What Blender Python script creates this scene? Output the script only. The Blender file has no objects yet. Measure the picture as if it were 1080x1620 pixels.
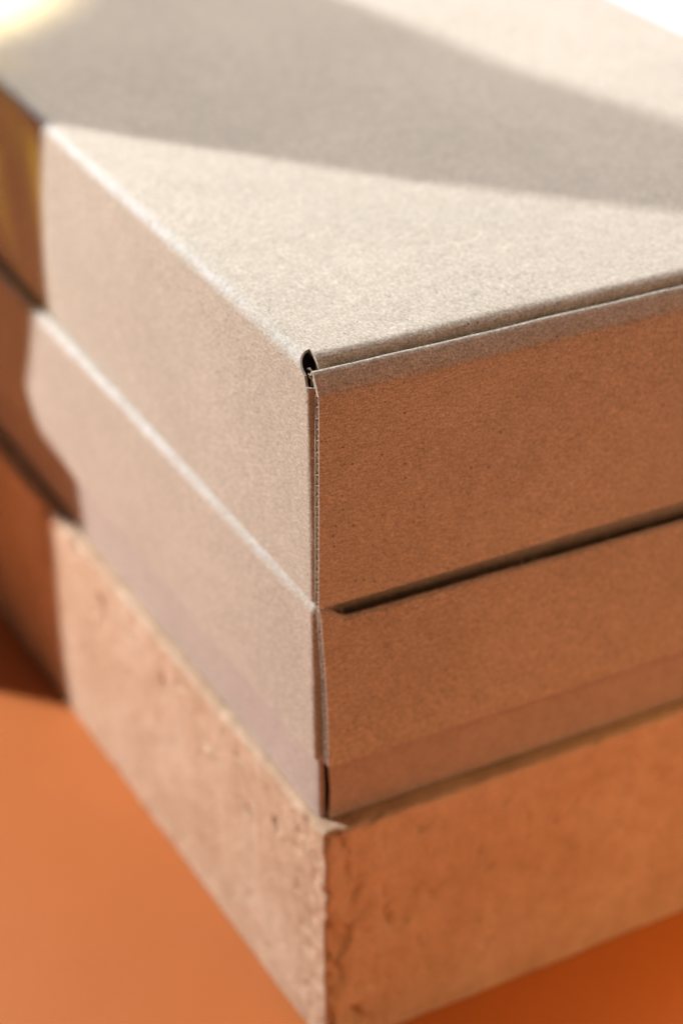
import bpy, bmesh, math, random
from mathutils import Vector, Matrix, noise
random.seed(7)
S = bpy.context.scene
C = S.collection

# ------------------------------------------------------------------ camera
ZT = 0.2424                      # height of the top of the stack above the table
CAM = Vector((-0.2126, -0.4464, 0.2483 + ZT))
pitch, yaw, roll = 0.5335, 0.4587, -0.0106
fwd = Vector((math.sin(yaw)*math.cos(pitch), math.cos(yaw)*math.cos(pitch), -math.sin(pitch)))
rgt = Vector((math.cos(yaw), -math.sin(yaw), 0)); upv = rgt.cross(fwd)
r_ = rgt*math.cos(roll) + upv*math.sin(roll); u_ = -rgt*math.sin(roll) + upv*math.cos(roll)
cam_d = bpy.data.cameras.new('camera'); cam = bpy.data.objects.new('camera', cam_d); C.objects.link(cam)
m = Matrix.Identity(4)
for i in range(3):
    m[i][0], m[i][1], m[i][2], m[i][3] = r_[i], u_[i], -fwd[i], CAM[i]
cam.matrix_world = m
cam_d.sensor_fit = 'HORIZONTAL'; cam_d.sensor_width = 24.0; cam_d.lens = 24.0*3340.8/1080
cam_d.clip_start = 0.01; cam_d.clip_end = 50
cam_d.dof.use_dof = True
cam_d.dof.focus_distance = (Vector((0.006, -0.002, ZT-0.012)) - CAM).dot(fwd)
cam_d.dof.aperture_fstop = 6.3
S.camera = cam

# ------------------------------------------------------------------ light
W = bpy.data.worlds.new('World'); S.world = W; W.use_nodes = True
W.node_tree.nodes['Background'].inputs[0].default_value = (0.95, 0.97, 1.0, 1)
W.node_tree.nodes['Background'].inputs[1].default_value = 0.025
def aim(o, target):
    o.rotation_euler = (Vector(target) - o.location).to_track_quat('-Z', 'Y').to_euler()
def lamp(name, kind, loc, target, energy, color, **k):
    d = bpy.data.lights.new(name, kind); d.energy = energy; d.color = color
    for a, b in k.items(): setattr(d, a, b)
    o = bpy.data.objects.new(name, d); C.objects.link(o); o.location = loc; aim(o, target); return o
ELEV = math.radians(24.5)
SD = Vector((0.656*math.cos(ELEV), -0.755*math.cos(ELEV), -math.sin(ELEV)))   # way the sunlight travels
LAMP = Vector((0.05, 0.05, ZT)) - SD*1.5
lamp('low_sun', 'SPOT', LAMP, (0.05, 0.05, ZT), 138, (0.965, 0.975, 1.0), spot_size=math.radians(90), spot_blend=0.1, shadow_soft_size=0.0105)
# soft fill lamp added above and behind, set right to spare the left faces
lamp('overhead_fill', 'AREA', (0.85, 0.75, 1.30), (0.15, 0.25, ZT), 33, (0.985, 0.945, 0.985), shape='RECTANGLE', size=1.3, size_y=1.1)
# added unseen lamps standing in for orange light off the paper in front
lamp('orange_fill', 'AREA', (0.70, -1.0, 0.24), (0.1, 0, 0.12), 6.0, (1.0, 0.475, 0.26), shape='RECTANGLE', size=1.2, size_y=0.7)
lamp('table_shadow_fill', 'AREA', (0.20, -0.36, 0.46), (0.19, -0.20, 0.0), 0.42, (1.0, 0.56, 0.16), shape='RECTANGLE', size=0.3, size_y=0.2, spread=math.radians(52))  # added lamp lifting the shaded paper in front of the block
# unseen spot added for the warm bright patch on the top box's far left
lamp('warm_patch_spot', 'SPOT', (0.30, 0.75, 0.85), (0.004, 0.372, ZT), 210, (1.0, 0.88, 0.52), spot_size=math.radians(10), spot_blend=1.0, shadow_soft_size=0.02)
S.view_settings.view_transform = 'Standard'; S.view_settings.look = 'None'
S.view_settings.exposure = 0; S.view_settings.gamma = 1
S.render.engine = 'CYCLES'

# ------------------------------------------------------------------ materials
def node(nt, t, **k):
    n = nt.nodes.new(t)
    for a, b in k.items():
        if hasattr(n, a) and a not in n.inputs: setattr(n, a, b)
    return n
def noise_n(nt, vec, scale, detail=3, rough=0.55, w=0):
    n = nt.nodes.new('ShaderNodeTexNoise'); n.inputs['Scale'].default_value = scale
    n.inputs['Detail'].default_value = detail; n.inputs['Roughness'].default_value = rough
    nt.links.new(vec, n.inputs['Vector']); return n.outputs['Fac']
def ramp(nt, fac, stops):
    r = nt.nodes.new('ShaderNodeValToRGB'); e = r.color_ramp.elements
    e[0].position, e[0].color = stops[0][0], (*stops[0][1], 1)
    e[1].position, e[1].color = stops[-1][0], (*stops[-1][1], 1)
    for p, c in stops[1:-1]:
        x = e.new(p); x.color = (*c, 1)
    nt.links.new(fac, r.inputs[0]); return r.outputs[0]
def mix(nt, fac, a, b, mode='MIX'):
    n = nt.nodes.new('ShaderNodeMix'); n.data_type = 'RGBA'; n.blend_type = mode
    for sock, v in ((n.inputs['Factor'], fac), (n.inputs['A'], a), (n.inputs['B'], b)):
        pass
    ins = [i for i in n.inputs if i.type in ('VALUE', 'RGBA')]
    f = n.inputs[0]; A = n.inputs[6]; B = n.inputs[7]
    for sock, v in ((f, fac), (A, a), (B, b)):
        if isinstance(v, (int, float)): sock.default_value = v
        elif isinstance(v, tuple): sock.default_value = (*v, 1)
        else: nt.links.new(v, sock)
    return n.outputs[2]
def g(v): return (v, v, v)
def new_mat(name):
    mt = bpy.data.materials.new(name); mt.use_nodes = True
    nt = mt.node_tree; bs = nt.nodes['Principled BSDF']
    tc = nt.nodes.new('ShaderNodeTexCoord')
    return mt, nt, bs, tc.outputs['Object']
def mapping(nt, vec, scale, rot=(0, 0, 0)):
    n = nt.nodes.new('ShaderNodeMapping'); n.inputs['Scale'].default_value = scale; n.inputs['Rotation'].default_value = rot
    nt.links.new(vec, n.inputs['Vector']); return n.outputs[0]
def bump(nt, bs, h, strength, dist):
    b = nt.nodes.new('ShaderNodeBump'); b.inputs['Strength'].default_value = strength; b.inputs['Distance'].default_value = dist
    nt.links.new(h, b.inputs['Height']); nt.links.new(b.outputs[0], bs.inputs['Normal'])

def kraft(name, base, seed=0.0, speck=1.0, contrast=1.3):
    mt, nt, bs, oc = new_mat(name)
    mp = nt.nodes.new('ShaderNodeMapping'); mp.inputs['Location'].default_value = (seed, seed*1.7, seed*0.6)
    nt.links.new(oc, mp.inputs['Vector']); v = mp.outputs[0]
    fine = noise_n(nt, v, 1500, 4, 0.66)
    c = contrast
    col = mix(nt, 1.0, base, ramp(nt, fine, [(0.30, g(1-0.30*c)), (0.5, g(1.0)), (0.70, g(1+0.24*c))]), 'MULTIPLY')
    # fibres: two stretched noises crossing one another
    f1 = noise_n(nt, mapping(nt, v, (1, 0.22, 1), (0.5, 0.4, 0.6)), 2200, 2)
    f2 = noise_n(nt, mapping(nt, v, (0.22, 1, 1), (0.3, 0.9, -0.5)), 2200, 2)
    col = mix(nt, 1.0, col, ramp(nt, f1, [(0.36, g(1-0.16*c)), (0.5, g(1)), (0.68, g(1+0.12*c))]), 'MULTIPLY')
    col = mix(nt, 1.0, col, ramp(nt, f2, [(0.36, g(1-0.14*c)), (0.5, g(1)), (0.68, g(1+0.12*c))]), 'MULTIPLY')
    blot = noise_n(nt, v, 160, 4, 0.6)
    col = mix(nt, 1.0, col, ramp(nt, blot, [(0.3, (0.93, 0.92, 0.90)), (0.7, (1.06, 1.06, 1.07))]), 'MULTIPLY')
    big = noise_n(nt, v, 22, 3, 0.5)
    col = mix(nt, 1.0, col, ramp(nt, big, [(0.3, (0.95, 0.95, 0.94)), (0.7, (1.05, 1.05, 1.05))]), 'MULTIPLY')
    # sparse dark and pale specks
    vo = nt.nodes.new('ShaderNodeTexVoronoi'); vo.inputs['Scale'].default_value = 330; nt.links.new(v, vo.inputs['Vector'])
    thr = nt.nodes.new('ShaderNodeMath'); thr.operation = 'MULTIPLY'
    sep = nt.nodes.new('ShaderNodeSeparateColor'); nt.links.new(vo.outputs['Color'], sep.inputs[0])
    d1 = ramp(nt, vo.outputs['Distance'], [(0.075, g(1)), (0.15, g(0))])
    s1 = ramp(nt, sep.outputs[0], [(0.55, g(0)), (0.62, g(0.85*speck))])
    nt.links.new(d1, thr.inputs[0]); nt.links.new(s1, thr.inputs[1])
    col = mix(nt, thr.outputs[0], col, (0.10, 0.06, 0.035))
    th2 = nt.nodes.new('ShaderNodeMath'); th2.operation = 'MULTIPLY'
    vo2 = nt.nodes.new('ShaderNodeTexVoronoi'); vo2.inputs['Scale'].default_value = 110; nt.links.new(mapping(nt, v, (1, 1, 0.5), (0.4, 0.2, 0)), vo2.inputs['Vector'])
    sp2 = nt.nodes.new('ShaderNodeSeparateColor'); nt.links.new(vo2.outputs['Color'], sp2.inputs[0])
    nt.links.new(ramp(nt, vo2.outputs['Distance'], [(0.03, g(1)), (0.085, g(0))]), th2.inputs[0])
    nt.links.new(ramp(nt, sp2.outputs[1], [(0.80, g(0)), (0.86, g(0.55*speck))]), th2.inputs[1])
    col = mix(nt, th2.outputs[0], col, (0.72, 0.62, 0.50))
    at = nt.nodes.new('ShaderNodeAttribute'); at.attribute_name = 'wear_or_highlight'
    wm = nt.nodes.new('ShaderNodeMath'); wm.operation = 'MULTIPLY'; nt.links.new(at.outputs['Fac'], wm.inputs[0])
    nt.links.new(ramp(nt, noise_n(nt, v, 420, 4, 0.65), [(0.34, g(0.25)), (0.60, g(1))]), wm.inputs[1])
    col = mix(nt, wm.outputs[0], col, (0.80, 0.79, 0.76))                      # pale folds: rubbed paper and sun highlight painted into the colour
    nt.links.new(col, bs.inputs['Base Color'])
    bs.inputs['Roughness'].default_value = 0.72
    bs.inputs['Specular IOR Level'].default_value = 0.35
    if 'Sheen Weight' in bs.inputs:
        bs.inputs['Sheen Weight'].default_value = 0.30; bs.inputs['Sheen Roughness'].default_value = 0.5
    hh = nt.nodes.new('ShaderNodeMath'); hh.operation = 'ADD'; nt.links.new(fine, hh.inputs[0]); nt.links.new(f1, hh.inputs[1])
    h2 = nt.nodes.new('ShaderNodeMath'); h2.operation = 'ADD'; nt.links.new(hh.outputs[0], h2.inputs[0]); nt.links.new(blot, h2.inputs[1])
    bump(nt, bs, h2.outputs[0], 0.55, 0.00025)
    return mt
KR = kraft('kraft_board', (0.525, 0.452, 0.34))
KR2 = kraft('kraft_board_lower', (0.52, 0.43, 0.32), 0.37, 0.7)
KRB = kraft('kraft_board_base', (0.48, 0.375, 0.30), 0.81, 0.4, 0.8)
EDGE = kraft('kraft_raw_edge', (0.50, 0.41, 0.31), 0.55, 0.2)
def fuzz_mat():
    mt, nt, bs, oc = new_mat('paper_fuzz'); bs.inputs['Base Color'].default_value = (0.62, 0.53, 0.43, 1); bs.inputs['Roughness'].default_value = 0.8
    return mt
FUZZ = fuzz_mat()
def clay():
    mt, nt, bs, v = new_mat('pale_clay')
    big = noise_n(nt, v, 30, 4, 0.6); mid = noise_n(nt, v, 140, 4, 0.6); fine = noise_n(nt, v, 900, 3, 0.6)
    col = ramp(nt, big, [(0.3, (0.58, 0.39, 0.25)), (0.52, (0.66, 0.465, 0.315)), (0.72, (0.70, 0.52, 0.37))])
    col = mix(nt, 1.0, col, ramp(nt, mid, [(0.32, (0.88, 0.86, 0.83)), (0.55, g(1)), (0.75, (1.07, 1.07, 1.08))]), 'MULTIPLY')
    col = mix(nt, 1.0, col, ramp(nt, fine, [(0.3, g(0.92)), (0.7, g(1.06))]), 'MULTIPLY')
    nt.links.new(col, bs.inputs['Base Color']); bs.inputs['Roughness'].default_value = 0.85; bs.inputs['Specular IOR Level'].default_value = 0.25
    h = nt.nodes.new('ShaderNodeMath'); h.operation = 'ADD'; nt.links.new(mid, h.inputs[0]); nt.links.new(fine, h.inputs[1])
    vp = nt.nodes.new('ShaderNodeTexVoronoi'); vp.inputs['Scale'].default_value = 260; nt.links.new(v, vp.inputs['Vector'])
    po = ramp(nt, vp.outputs['Distance'], [(0.10, g(0)), (0.24, g(1))])
    h3 = nt.nodes.new('ShaderNodeMath'); h3.operation = 'ADD'; nt.links.new(h.outputs[0], h3.inputs[0]); nt.links.new(po, h3.inputs[1])
    bump(nt, bs, h3.outputs[0], 0.45, 0.0007)
    return mt
CLAY = clay()
def paper(name, col, rough, spec):
    mt, nt, bs, v = new_mat(name)
    n1 = noise_n(nt, v, 6, 3); n2 = noise_n(nt, v, 500, 3)
    c = mix(nt, 1.0, col, ramp(nt, n1, [(0.3, g(0.95)), (0.7, g(1.04))]), 'MULTIPLY')
    c = mix(nt, 1.0, c, ramp(nt, n2, [(0.3, g(0.97)), (0.7, g(1.03))]), 'MULTIPLY')
    nt.links.new(c, bs.inputs['Base Color']); bs.inputs['Roughness'].default_value = rough; bs.inputs['Specular IOR Level'].default_value = spec
    bump(nt, bs, n1, 0.22, 0.01)
    return mt
ORANGE = paper('orange_paper', (0.58, 0.178, 0.046), 0.58, 0.35)
WHITE = paper('white_laminate', (0.80, 0.81, 0.83), 0.4, 0.5)
def film():  # added filter that turns light golden on the shaded left faces
    mt = bpy.data.materials.new('amber_filter_film'); mt.use_nodes = True; nt = mt.node_tree
    tc = nt.nodes.new('ShaderNodeTexCoord')
    n = noise_n(nt, mapping(nt, tc.outputs['Object'], (1, 1, 0.35), (0.5, 0.2, 0.0)), 38, 2)
    c = ramp(nt, n, [(0.38, (0.06, 0.055, 0.004)), (0.48, (0.20, 0.17, 0.015)), (0.60, (0.55, 0.46, 0.09))])
    t = nt.nodes.new('ShaderNodeBsdfTransparent'); nt.links.new(c, t.inputs[0])
    nt.links.new(t.outputs[0], nt.nodes['Material Output'].inputs[0]); nt.nodes.remove(nt.nodes['Principled BSDF'])
    return mt
FILM = film()

# ------------------------------------------------------------------ helpers
def obj(name, verts, faces, mat, parent=None, smooth=True, solid=0, offset=-1):
    me = bpy.data.meshes.new(name); me.from_pydata([tuple(v) for v in verts], [], faces)
    bm = bmesh.new(); bm.from_mesh(me); bmesh.ops.recalc_face_normals(bm, faces=bm.faces) if not solid else None
    bm.to_mesh(me); bm.free()
    me.materials.append(mat)
    if smooth:
        for p in me.polygons: p.use_smooth = True
    o = bpy.data.objects.new(name, me); C.objects.link(o)
    if parent: o.parent = parent
    if solid:
        md = o.modifiers.new('board', 'SOLIDIFY'); md.thickness = solid; md.offset = offset; md.use_even_offset = False
        es = o.modifiers.new('crisp_rim', 'EDGE_SPLIT'); es.split_angle = math.radians(48)
    return o
def thing(name, label, cat, loc=(0, 0, 0), rz=0, group=None):
    o = bpy.data.objects.new(name, None); C.objects.link(o); o.location = loc; o.rotation_euler = (0, 0, rz)
    o.empty_display_size = 0.02
    tag(o, label, cat, group); return o
def tag(o, label, cat, group=None, kind=None):
    o['label'] = label
    if cat: o['category'] = cat
    if group: o['group'] = group
    if kind: o['kind'] = kind
def sstep(x, a, b):
    u = min(1, max(0, (x-a)/(b-a))); return u*u*(3-2*u)
def nz(x, y=0, z=0): return noise.noise(Vector((x, y, z)))
def grid(rows):
    """rows: list of equal-length point lists -> verts, quads"""
    n = len(rows[0]); v = [p for r in rows for p in r]; f = []
    for i in range(len(rows)-1):
        for j in range(n-1):
            f.append((i*n+j, i*n+j+1, (i+1)*n+j+1, (i+1)*n+j))
    return v, f
def box_vf(x0, x1, y0, y1, z0, z1):
    v = [(x, y, z) for x in (x0, x1) for y in (y0, y1) for z in (z0, z1)]
    return v, [(0, 1, 3, 2), (4, 6, 7, 5), (0, 4, 5, 1), (2, 3, 7, 6), (0, 2, 6, 4), (1, 5, 7, 3)]
def spaced(a, b, n, p=1.0):
    return [a + (b-a)*(i/n)**p for i in range(n+1)]
def fuzz(name, parent, pts, seed, lo=0.0006, hi=0.0028, wd=0.00007):
    """short paper fibres standing out of an edge; pts: list of (point, outward normal)"""
    rnd = random.Random(seed); V = []; F = []
    for p, n in pts:
        p = Vector(p); n = Vector(n).normalized(); L = lo + (hi-lo)*rnd.random()**3
        t = Vector((rnd.uniform(-1, 1), rnd.uniform(-1, 1), rnd.uniform(-1, 1))); t -= n*t.dot(n); t.normalize()
        k = rnd.uniform(0.2, 1.6); curl = rnd.uniform(-0.8, 0.8); side = t.cross(n)*wd*rnd.uniform(0.6, 1.3)
        b = len(V)
        for s in range(4):
            u = s/3; q = p - n*0.0001 + n*L*u*(1-0.35*k*u*0.5) + t*L*k*0.6*u + t.cross(n)*L*curl*u*u
            w = side*(1-0.7*u); V += [q-w, q+w]
            if s: F.append((b+2*s-2, b+2*s-1, b+2*s+1, b+2*s))
    o = obj(name, V, F, FUZZ, parent, smooth=False); o['kind'] = 'stuff'; return o

T = 0.0016           # board thickness
# ------------------------------------------------------------------ the setting
tb = obj('table', *box_vf(-1.6, 1.9, -1.6, 2.2, -0.03, -0.004), WHITE, smooth=False); tb['kind'] = 'structure'
sh = obj('orange_paper', *box_vf(-1.3, 0.52, -1.3, 0.70, -0.0038, 0.0), ORANGE, smooth=False)
tag(sh, 'plain smooth orange paper lying under the whole stack', 'paper')

# ------------------------------------------------------------------ folded boxes
def lid_box(t, w, d, h, mat, fold, lip, bevel, notch, xl, seed, full=True, top_amp=0.0006, panel_y=0.0, TP=0.0026, drop=lambda x: 0.0, lean=0.0040, setback=0.0014, ztop=0.0028, lift=lambda x: 0.0, bow=lambda z: 0.0):
    """folded corrugated box or lid, local origin at its lower front corner. x along the front, y away from it.
       fold: radius of the long side fold, lip: radius of the front lip of the top, xl(z): left end of the front panel"""
    def wob(x, y): return top_amp*nz(x*18+seed, y*18) + top_amp*0.5*nz(x*60, y*60+seed)
    # --- top panel, with a lip turned down behind the front panel
    x0, x1 = fold, w-fold
    ys = []
    ly = panel_y - TP + lean + 0.0009 + setback
    for a in (-0.9, -0.45): ys.append((ly, -lip + a*0.006, 0))
    for k in range(9):
        a = math.pi/2*k/8; ys.append((ly + lip*(1-math.cos(a)), -lip+lip*math.sin(a), 1))
    for y in spaced(ly+lip+0.003, d-0.003, 60, 1.5): ys.append((y, 0, 1))
    rows = []
    for (y, dz, wz) in ys:
        rows.append([])
        for x in spaced(x0, x1, 70, 1.3):
            e = 0.00025*nz(x*55+seed, 3.1) + 0.00012*nz(x*260, seed)          # ragged front edge
            ew = math.exp(-((y-ly)/0.006)**2)
            edge = min(1, (x-x0)/0.02, (x1-x)/0.02)
            rows[-1].append((x, y + e*ew*min(1, (x-x0)/0.004), h + dz + wob(x, y)*wz*edge*min(1, max(0, (y-ly)/0.01))))
    v, f = grid(rows); tp = obj('top_panel', v, f, mat, t, solid=T, offset=-1)
    # --- long side panels with the rounded fold to the top
    def side(mirror):
        sx = (lambda x: w-x) if mirror else (lambda x: x)
        prof = [(0, z) for z in spaced(0, h-fold-0.0001, 26)]
        for k in range(1, 11):
            a = math.pi/2*k/10; prof.append((fold*(1-math.cos(a)), h-fold+fold*math.sin(a)))
        r = 0.0024
        cur = [(0.012 if notch > 0.002 else 0.0055, 0.0), (0.007 if notch > 0.002 else 0.004, 0.0)] + [(r - r*math.sin(a), r - r*math.cos(a)) for a in [math.pi/2*k/7 for k in range(7)]]
        K = len(cur); flat = spaced(0, 1, 80, 1.7)
        V = []; idx = []; WR = []
        for (px, pz) in prof:
            row = [None]*(K+len(flat)); full_row = pz < h-notch
            yb = panel_y + r + 0.0001
            s = 0
            if not full_row:
                s = (pz-(h-notch))/notch; 
            yst = yb + (0.0 if full_row else 0.0066*min(1, s)**0.55) 
            ext = 0.00035*nz(pz*90+seed, 7.7) + 0.00015*nz(pz*420, seed+2)
            if full_row:
                for j, (cx, cy) in enumerate(cur):
                    row[j] = len(V); V.append((sx(px + cx + (0.0004*nz(pz*70+seed, 1.3) if j > 1 else 0)), cy + panel_y + 0.0001 + ext*0.4, pz))
            for j, u in enumerate(flat):
                y = yst + (d-yst)*u
                bul = 0.0004*nz(y*22+seed, pz*25) + 0.0006*math.sin(math.pi*min(1, pz/h))*min(1, y/0.05)
                ridge = (0.00034*nz(y*75+seed*3, 0.4) + 0.00018*nz(y*300, seed))*math.exp(-((pz-h)/0.004)**2)*(1 if pz > h-fold*1.05 else 0.3)
                bul *= (1 if pz < h-fold else max(0, 1-(pz-h+fold)/fold*1.0))
                row[K+j] = len(V); V.append((sx(px - bul*min(1, y/0.02)), y + (ext*0.4 if u == 0 else 0), pz + ridge*(0 if px > fold*0.97 else 1)))
            idx.append(row)
        F = []
        for i in range(len(idx)-1):
            a, b = idx[i], idx[i+1]
            for j in range(len(a)-1):
                q = (a[j], a[j+1], b[j+1], b[j])
                if None in q: continue
                F.append(q if mirror else q)
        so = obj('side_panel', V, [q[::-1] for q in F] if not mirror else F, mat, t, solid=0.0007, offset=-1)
        at = so.data.attributes.new('wear_or_highlight', 'FLOAT', 'POINT')
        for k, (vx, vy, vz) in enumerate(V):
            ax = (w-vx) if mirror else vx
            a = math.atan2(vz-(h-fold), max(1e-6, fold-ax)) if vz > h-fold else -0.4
            at.data[k].value = (math.exp(-((a-0.72)/0.42)**2)*(0.75+0.5*nz(vy*40, seed))*min(1, 0.45+vy*4) if ax < fold*1.02 else 0)  # painted fold highlight, fading towards the front corner
        return so
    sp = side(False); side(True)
    if notch > 0.002:                                           # torn flute ends showing in the open corner
        V = []; F = []
        for k, (bx, by, bz, ln, an) in enumerate([(0.0012, 0.0030, h-0.0052, 0.0034, 0.9), (0.0022, 0.0042, h-0.0050, 0.0030, 0.5), (0.0016, 0.0020, h-0.0060, 0.0030, 1.3)]):
            b0 = len(V)
            for q in range(6):
                u = q/5; cx = bx + ln*0.3*math.sin(u*2.5+k); cz = bz + ln*u*math.sin(an)*0.8; cy = by + ln*u*math.cos(an)*0.5
                V += [(cx, cy-0.0004*(1-0.5*u), cz), (cx+0.0002, cy+0.0004*(1-0.5*u), cz+0.0002)]
                if q: F.append((b0+2*q-2, b0+2*q-1, b0+2*q+1, b0+2*q))
        obj('torn_flute', V, F, EDGE, sp, solid=0.0002, offset=0)
    # --- front panel: outer liner with a rolled top, fluting and inner liner
    th = 0.0004; yo = panel_y - TP; yi = panel_y - 0.0002
    zt = h - ztop
    b = bevel
    prof = [(yo, z) for z in spaced(0.0, zt-b*1.25, 24)]; zmax = zt-b*1.25
    prof += [(yo+lean*0.03, zt-b*1.04), (yo+lean*0.10, zt-b*0.92), (yo+lean*0.27, zt-b*0.70), (yo+lean*0.50, zt-b*0.42), (yo+lean*0.72, zt-b*0.16),
             (yo+lean*0.86, zt-0.00015), (yo+lean, zt), (yo+lean+0.0005, zt-0.0001), (yo+lean+0.0008, zt-0.0005), (yo+lean+0.0009, zt-0.002), (yo+lean+0.0009, zt-0.006)]
    def px_(z): return xl(z)
    rows = []
    for i, (py, pz) in enumerate(prof):
        rows.append([])
        for x in spaced(0, 1, 80, 1.5):
            xs = px_(min(pz, zt)) ; X = xs + (w-0.001-xs)*x
            near = math.exp(-((pz-(zt-b))/0.004)**2)
            e = 0.00020*nz(X*45+seed*2, 5.5)*near + 0.0003*nz(X*14+seed, pz*16)*min(1, X/0.03)
            ez = (0.00022*nz(X*60+seed, 9.1) + 0.00010*nz(X*300, seed))*(1 if pz > zt-b*0.8 else 0)
            rows[-1].append((X + 0.00008*nz(pz*900, seed), py + min(e, 0.0002) + bow(pz), pz + ez + lift(X)*max(0, 1-pz/zmax) - drop(X)*max(0, (pz-(h-0.03))/0.03)))
    v, f = grid(rows); fp = obj('front_panel', v, f, mat, t, solid=th, offset=-1)
    zb = zt-b*1.1
    rows = [[(px_(z) + 0.0001*nz(z*700, seed+4) + (w-0.002-px_(z))*x, yi + bow(z), z + lift((w-0.002)*x)*(1-z/zb) - drop((w-0.002)*x)*max(0, (z-(h-0.03))/0.03)) for x in spaced(0, 1, 40, 1.8)] for z in spaced(0.0, zb, 40)]
    v, f = grid(rows); obj('inner_liner', v, f, EDGE, fp, solid=0.0003, offset=0)
    # fluting
    per = 0.0034; amp = (yi - yo)/2 - 0.00022; mid = (yi+yo)/2 + 0.0001
    n = int(zb/per*12); rows = []
    for k in range(n+1):
        z = zb*k/n; ph = 2*math.pi*z/per + 1.2*nz(z*60, seed)
        y = mid + amp*math.sin(ph)*(0.85+0.25*nz(z*130, 8+seed))
        xs = px_(z) + 0.00015 + 0.00012*nz(z*800, 3)
        rows.append([(xs + (0.03)*x, y + bow(z), z + lift(0.03*x)*(1-z/zb) - drop(px_(z)+0.03*x)*max(0, (z-(h-0.03))/0.03)) for x in (0, 0.05, 0.1, 0.15, 0.2, 0.25, 0.3, 0.4, 0.6, 1)])
    v, f = grid(rows); obj('fluting', v, f, EDGE, fp, solid=0.00020, offset=0)
    # crushed board end inside the rolled top
    pts = [(yo+0.0004, zb), (yo+lean*0.13, zt-b*0.92), (yo+lean*0.30, zt-b*0.70), (yo+lean*0.53, zt-b*0.42), (yo+lean*0.74, zt-b*0.18), (yo+lean*0.95, zt-0.0004), (yo+lean+0.0006, zt-0.0008),
           (yo+lean*0.8+0.0009, zt-b*0.4), (yo+lean*0.5+0.0010, zt-b*0.8), (yi-0.0004, zb)]
    V = []; F = []; npt = len(pts)
    for xx in (0.00012, 0.004):
        for (py, pz) in pts: V.append((px_(pz)+xx+0.0001*nz(pz*900, py*900), py+bow(pz), pz - drop(px_(pz)+xx)*max(0, (pz-(h-0.03))/0.03)))
    F = [tuple(range(npt)), tuple(range(2*npt-1, npt-1, -1))] + [(i, i+npt, (i+1) % npt+npt, (i+1) % npt) for i in range(npt)]
    obj('crushed_edge', V, F, EDGE, fp, smooth=False)
    # --- back panel and floor of the box
    obj('back_panel', *box_vf(0.003, w-0.003, d-T-0.0005, d-0.0005, 0.001, h-0.003), mat, t, smooth=False)
    if full: obj('bottom_panel', *box_vf(0.002, w-0.002, 0.014+panel_y, d-0.002, 0.0, T), mat, t, smooth=False)
    # --- loose fibres along the worn edges
    rnd = random.Random(seed*100+3); pts = []
    for k in range(230):
        x = 0.004 + (0.16)*rnd.random()**1.2; pts.append(((x, yo+lean, zt-drop(x)), (0, -0.5, 1)))
        x = 0.006 + (0.16)*rnd.random()**1.2; pts.append(((x, ly+lip*0.35, h-lip*0.22), (0, -0.6, 1)))
    for k in range(150):
        z = rnd.uniform(0.002, h-notch-0.001); pts.append(((0.0003, panel_y+0.0018, z), (-0.4, -1, 0)))
    for k in range(25):
        z = rnd.uniform(0.002, h-0.003); pts.append(((px_(z), yo+rnd.uniform(0, TP), z), (-1, -0.4, 0)))
    for k in range(130):
        x = 0.004+0.2*rnd.random(); z = rnd.uniform(0.004, h-b-0.002); pts.append(((x, yo-0.0002, z), (0, -1, 0)))
    fuzz('paper_fibres', t, pts, seed)
    return tp, sp, fp

H1 = 0.075
Z1 = ZT - H1
top = thing('cardboard_box', 'uppermost kraft cardboard box, sunlit, a shadow band across its lid', 'box', (0, 0.0022, Z1), 0, 'stacked cardboard boxes')
def xl1(z): return 0.0002 + 0.0013*(min(1, max(0, z/H1)))**0.8
lid_box(top, 0.2475, 0.40, H1-0.0002, KR, 0.0044, 0.0040, 0.0055, 0.0046, xl1, 1.0, lift=lambda x: 0.0022*min(1.5, max(0, (x-0.01)/0.11)))

# ---- the second box: a lid over a slightly smaller base
YW2 = 0.0192
Z2 = ZT - 0.1545; H2 = Z1 - Z2
low = thing('cardboard_box', 'kraft cardboard box with overhanging lid, between upper box and clay block', 'box', (0.0012, 0.0025, Z2), YW2, 'stacked cardboard boxes')
HB = 0.0242
lid = bpy.data.objects.new('lid', None); C.objects.link(lid); lid.parent = low; lid.location = (-0.0012, 0, HB); lid.empty_display_size = 0.02
def xl2(z): 
    u = z/(H2-HB); return 0.0008 + 0.0011*math.sin(math.pi*min(1, max(0, (1-u)*0.62)))**1.2
lid_box(lid, 0.250, 0.40, H2-HB-0.0004, KR2, 0.0046, 0.0040, 0.0014, 0.0010, xl2, 2.0, full=False, TP=0.0026, lean=0.0008, setback=0.0045, ztop=0.0004, drop=lambda x: sstep(x, 0.001, 0.010)*(0.0047+0.012*x), bow=lambda z: -0.0014*math.sin(math.pi*min(1, max(0, (0.055-z)/0.055))*0.6))
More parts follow.
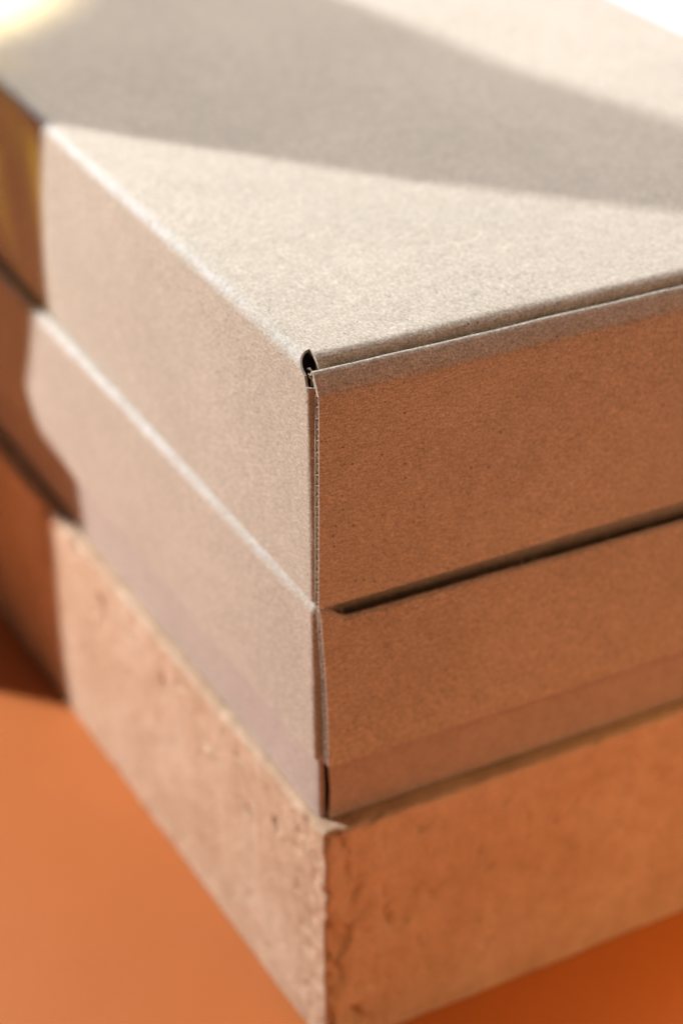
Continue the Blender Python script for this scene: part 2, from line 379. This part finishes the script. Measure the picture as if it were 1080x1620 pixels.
# base walls
def base_walls(t):
    w, d, h = 0.2475, 0.396, HB+0.030
    r = 0.0024; off = 0.0022
    cur = [(r - r*math.sin(a), r - r*math.cos(a)) for a in [math.pi/2*k/7 for k in range(2, 8)]]
    for mirror in (0, 1):
        rows = []
        for z in spaced(0.0003, h, 20):
            c = [(cx, cy+off) for cx, cy in cur] + [(-0.0003*nz(y*30, z*20), y) for y in spaced(off+r+0.002, d-0.002, 50, 1.5)]
            rows.append([((w-x if mirror else x)+0.001, y + (0.0003*nz(z*110, 4) if k < 7 else 0), z) for k, (x, y) in enumerate(c)])
        v, f = grid(rows); obj('base_side_panel', v, f if mirror else [q[::-1] for q in f], KRB, t, solid=T, offset=-1)
    rows = []
    for z in spaced(0.0003, h, 20):
        xs = 0.0040 - 0.0014*abs(z/HB-0.45)
        rows.append([(xs + (w-0.002-xs)*u, off-0.0010+0.0002*nz(u*20, z*20), z) for u in spaced(0, 1, 60, 1.4)])
    v, f = grid(rows); bf = obj('base_front_panel', v, f, KRB, t, solid=0.0009, offset=-1)
    obj('base_back_panel', *box_vf(0.004, w-0.003, d-0.004, d-0.0022, 0.0005, h-0.002), KRB, t, smooth=False)
    obj('base_bottom_panel', *box_vf(0.003, w-0.001, off+0.001, d-0.004, 0.0, 0.0016), KRB, t, smooth=False)
base_walls(low)

# ------------------------------------------------------------------ clay block
def block():
    YB = 0.0357; h = Z2; w, d = 0.30, 0.42
    o = Vector((-0.0002, -0.0032, 0))
    R0 = 0.0022
    def axis(n_fine, L, fine=0.10):
        a = spaced(0, 1, n_fine); out = []
        # dense near 0, sparser beyond
        k = int(n_fine*0.72)
        out = [fine*i/k for i in range(k)] + [fine + (L-fine)*(i/(n_fine-k))**1.3 for i in range(n_fine-k+1)]
        return out
    xs = axis(200, w, 0.13); ysv = axis(240, d, 0.25); zs = [h*i/110 for i in range(111)]
    pits_r = [(0.0585, 0.052, 0.0022, 0.0014, 0.9), (0.0215, 0.0465, 0.0028, 0.0016, 2.0), (0.0205, 0.0520, 0.0018, 0.0012, 1.2), (0.0275, 0.0435, 0.0018, 0.0014, 0.3),
              (0.0075, 0.0500, 0.0016, 0.0016, 0.5), (0.0068, 0.073, 0.0030, 0.0009, 1.9), (0.0100, 0.062, 0.0035, 0.0012, 1.4), (0.010, 0.012, 0.0040, 0.0016, 2.5),
              (0.034, 0.078, 0.0030, 0.0009, 0.6), (0.083, 0.040, 0.002, 0.0008, 0.3), (0.090, 0.066, 0.0025, 0.0008, 1.0)]
    pits_l = [(0.0330, 0.069, 0.0022, 0.0020, 1.5), (0.052, 0.060, 0.0034, 0.0009, 1.2), (0.060, 0.078, 0.002, 0.0010, 0.6), (0.105, 0.078, 0.0022, 0.0012, 0.4),
              (0.118, 0.070, 0.004, 0.0010, 1.7), (0.016, 0.078, 0.0030, 0.0008, 0.2), (0.020, 0.070, 0.003, 0.0006, 0.3), (0.082, 0.066, 0.003, -0.0009, 0.2), (0.17, 0.072, 0.005, 0.0012, 1.5),
              (0.225, 0.0845, 0.004, 0.0022, 1.2), (0.195, 0.084, 0.003, 0.0016, 1.2), (0.14, 0.082, 0.003, 0.0010, 0.5)]
    rp = random.Random(31)
    for k in range(46): pits_r.append((0.004+0.15*rp.random(), 0.004+0.08*rp.random(), rp.uniform(0.0008, 0.0019), rp.uniform(0.0004, 0.0011), rp.uniform(0, 3.1)))
    for k in range(60): pits_l.append((0.004+0.22*rp.random(), 0.004+0.08*rp.random(), rp.uniform(0.0008, 0.0019), rp.uniform(0.0003, 0.0009), rp.uniform(0, 3.1)))
    def pit(a, z, lst):
        s = 0
        for (pa, pz, sz, dp, an) in lst:
            da, dz = a-pa, z-pz
            if abs(da) > 0.015 or abs(dz) > 0.015: continue
            u = da*math.cos(an)+dz*math.sin(an); v_ = -da*math.sin(an)+dz*math.cos(an)
            v_ += 0.25*sz*math.sin(u/sz*2.2)
            s += 1.7*dp*math.exp(-(u/sz)**2-(v_/(sz*0.36))**2)
        return s
    def shape(p):
        x, y, z = p
        # rounded, worn edges: distance field of a box with a radius that varies along the edges
        wear_or_highlight = R0*(0.8 + 1.1*max(0, nz(x*60+3, y*60, z*90)) + 0.9*max(0, nz(x*170, y*170+5, z*240)))
        c = Vector((min(max(x, wear_or_highlight), w-wear_or_highlight), min(max(y, wear_or_highlight), d-wear_or_highlight), min(max(z, 0.0), h-wear_or_highlight)))
        dv = Vector(p) - c
        q = Vector(p)
        if dv.length > 1e-9:
            n_ = dv.normalized(); q = c + n_*min(dv.length, wear_or_highlight)
        else: n_ = Vector((0, 0, 0))
        s = 0.00045*nz(x*40, y*40, z*40) + 0.00022*nz(x*140+9, y*140, z*140) + 0.00010*nz(x*500, y*500, z*500)
        # craters crowding the edges
        near = math.exp(-(min(x, y)**2 if min(x, y) > 0 else 0)/0.006**2) if max(x, y) < 0.02 else 0
        s -= 0.0011*near*max(0, nz(x*220+1, y*220, z*190) + 0.05)
        topn = math.exp(-((h-z)/0.007)**2)
        s -= 0.0010*topn*max(0, nz(x*48+11, y*48, z*110)+0.05)
        if y <= 1e-9:
            s -= pit(x, z, pits_r)
            lim = 0.0055 + 0.006*nz(z*75+2.3, 4.4) + 0.002*nz(z*260, 1.1)          # flaked strip beside the corner
            s -= 0.0020*sstep(lim-x, -0.0003, 0.0007)*sstep(nz(x*45, 8.8, z*45+3.0), -0.25, 0.05)
        if x <= 1e-9: s -= pit(y, z, pits_l)
        if n_.length == 0: n_ = Vector((-1 if x <= 1e-9 else 0, -1 if y <= 1e-9 else 0, 1 if z >= h-1e-9 else 0))
        q = q + n_*s
        if z < 0.0015: q.z = max(0.0003, q.z)
        if q.z > h: q.z = h
        return q
    V = {}; verts = []; faces = []
    def vid(p):
        k = tuple(round(c, 7) for c in p)
        if k not in V: V[k] = len(verts); verts.append(shape(p))
        return V[k]
    def face(A, B, fn, flip):
        for i in range(len(A)-1):
            for j in range(len(B)-1):
                q = [vid(fn(A[i], B[j])), vid(fn(A[i+1], B[j])), vid(fn(A[i+1], B[j+1])), vid(fn(A[i], B[j+1]))]
                faces.append(tuple(q[::-1] if flip else q))
    face(xs, zs, lambda a, b: (a, 0.0, b), False)
    face(ysv, zs, lambda a, b: (0.0, a, b), True)
    face([xs[0], *xs[1:30], *xs[30::6]] if False else xs, ysv, lambda a, b: (a, b, h), False)
    face(xs[::1], zs, lambda a, b: (a, d, b), True)
    face(ysv, zs, lambda a, b: (w, a, b), False)
    ob = obj('clay_block', verts, faces, CLAY)
    ob.location = o; ob.rotation_euler = (0, 0, YB)
    tag(ob, 'rough pale terracotta block with chipped corner under the cardboard boxes', 'block')
block()

# ------------------------------------------------------------------ added card, shaped to shade the stack (unseen, beyond the frame on the left)
CA = -0.46
az = Vector((0.656, -0.755, 0)).normalized(); lat = Vector((0.755, 0.656, 0)).normalized()
def to_card(p):
    """where the sunlight that would reach p (z from the top of the stack) crosses the card's plane -> (lateral, height above table)"""
    p = Vector((p[0], p[1], p[2] + ZT)); dr = LAMP - p
    t = (CA - p.dot(az))/dr.dot(az); q = p + dr*t
    return q.dot(lat), q.z
cardt = thing('added_shade_card', 'added unseen upright card left of the stack, shaped to cast the shadow band', 'card', az*CA, math.atan2(lat.y, lat.x))
edge = [to_card(p) for p in [(0.1457, 0.0429, 0), (0.0779, 0.1125, 0), (0.0, 0.2095, 0), (0, 0.2146, -0.0264), (0, 0.2193, -0.0741), (-0.0044, 0.2302, -0.0968), (-0.0045, 0.2393, -0.1153), (-0.0044, 0.2307, -0.1275), (-0.0038, 0.199, -0.1308), (-0.0016, 0.1987, -0.1419), (-0.0015, 0.194, -0.1503), (-0.0084, 0.2141, -0.1576), (-0.0084, 0.2149, -0.2081), (-0.0083, 0.212, -0.240)]]  # card outline worked back from the wanted shadow edge
up_e = [to_card(p) for p in [(0.1525, 0.2825, 0), (0.1668, 0.1846, 0), (0.1894, 0.1065, 0)]]
def slab(name, poly, mat, parent, th=0.003):
    n = len(poly); v = [(a, -th/2, z) for a, z in poly] + [(a, th/2, z) for a, z in poly]
    f = [tuple(range(n)), tuple(range(2*n-1, n-1, -1))] + [(i, i+n, (i+1) % n+n, (i+1) % n) for i in range(n)]
    return obj(name, v, f, mat, parent, smooth=False)
(l1, h1), (l2, h2), (l3, h3) = up_e
sl = (l3-l1)/(h3-h1)
apex = edge[0]
# slanted far edge runs on upward until it meets the upright edge
ht = h3 + (edge[0][0]+0.004-l3)/sl
wide = l1 + (0.0-h1)*sl
SW = 0.05
E3 = edge[2]
zb, zt_ = edge[4][1]+0.012, E3[1]-0.014
EB = tuple(E3[i] + (edge[3][i]-E3[i])*0.35 for i in (0, 1))
slab('panel', [(edge[0][0], ht), (edge[0][0], edge[0][1]), edge[1], E3, EB, (E3[0]+SW, zt_), (E3[0]+SW, 0.0), (wide, 0.0), up_e[0], up_e[1], up_e[2]], KR, cardt)
slab('lower_blocker', [(E3[0]+SW, zb), *[e for e in edge[5:]], (edge[-1][0], 0.0), (E3[0]+SW, 0.0)], KR, cardt, 0.0026)
slab('amber_light_filter', [(E3[0]+SW, zt_), EB, *edge[3:6], (E3[0]+SW, zb)], FILM, cardt, 0.0002)  # made-up filter in the card, for golden light on the left faces
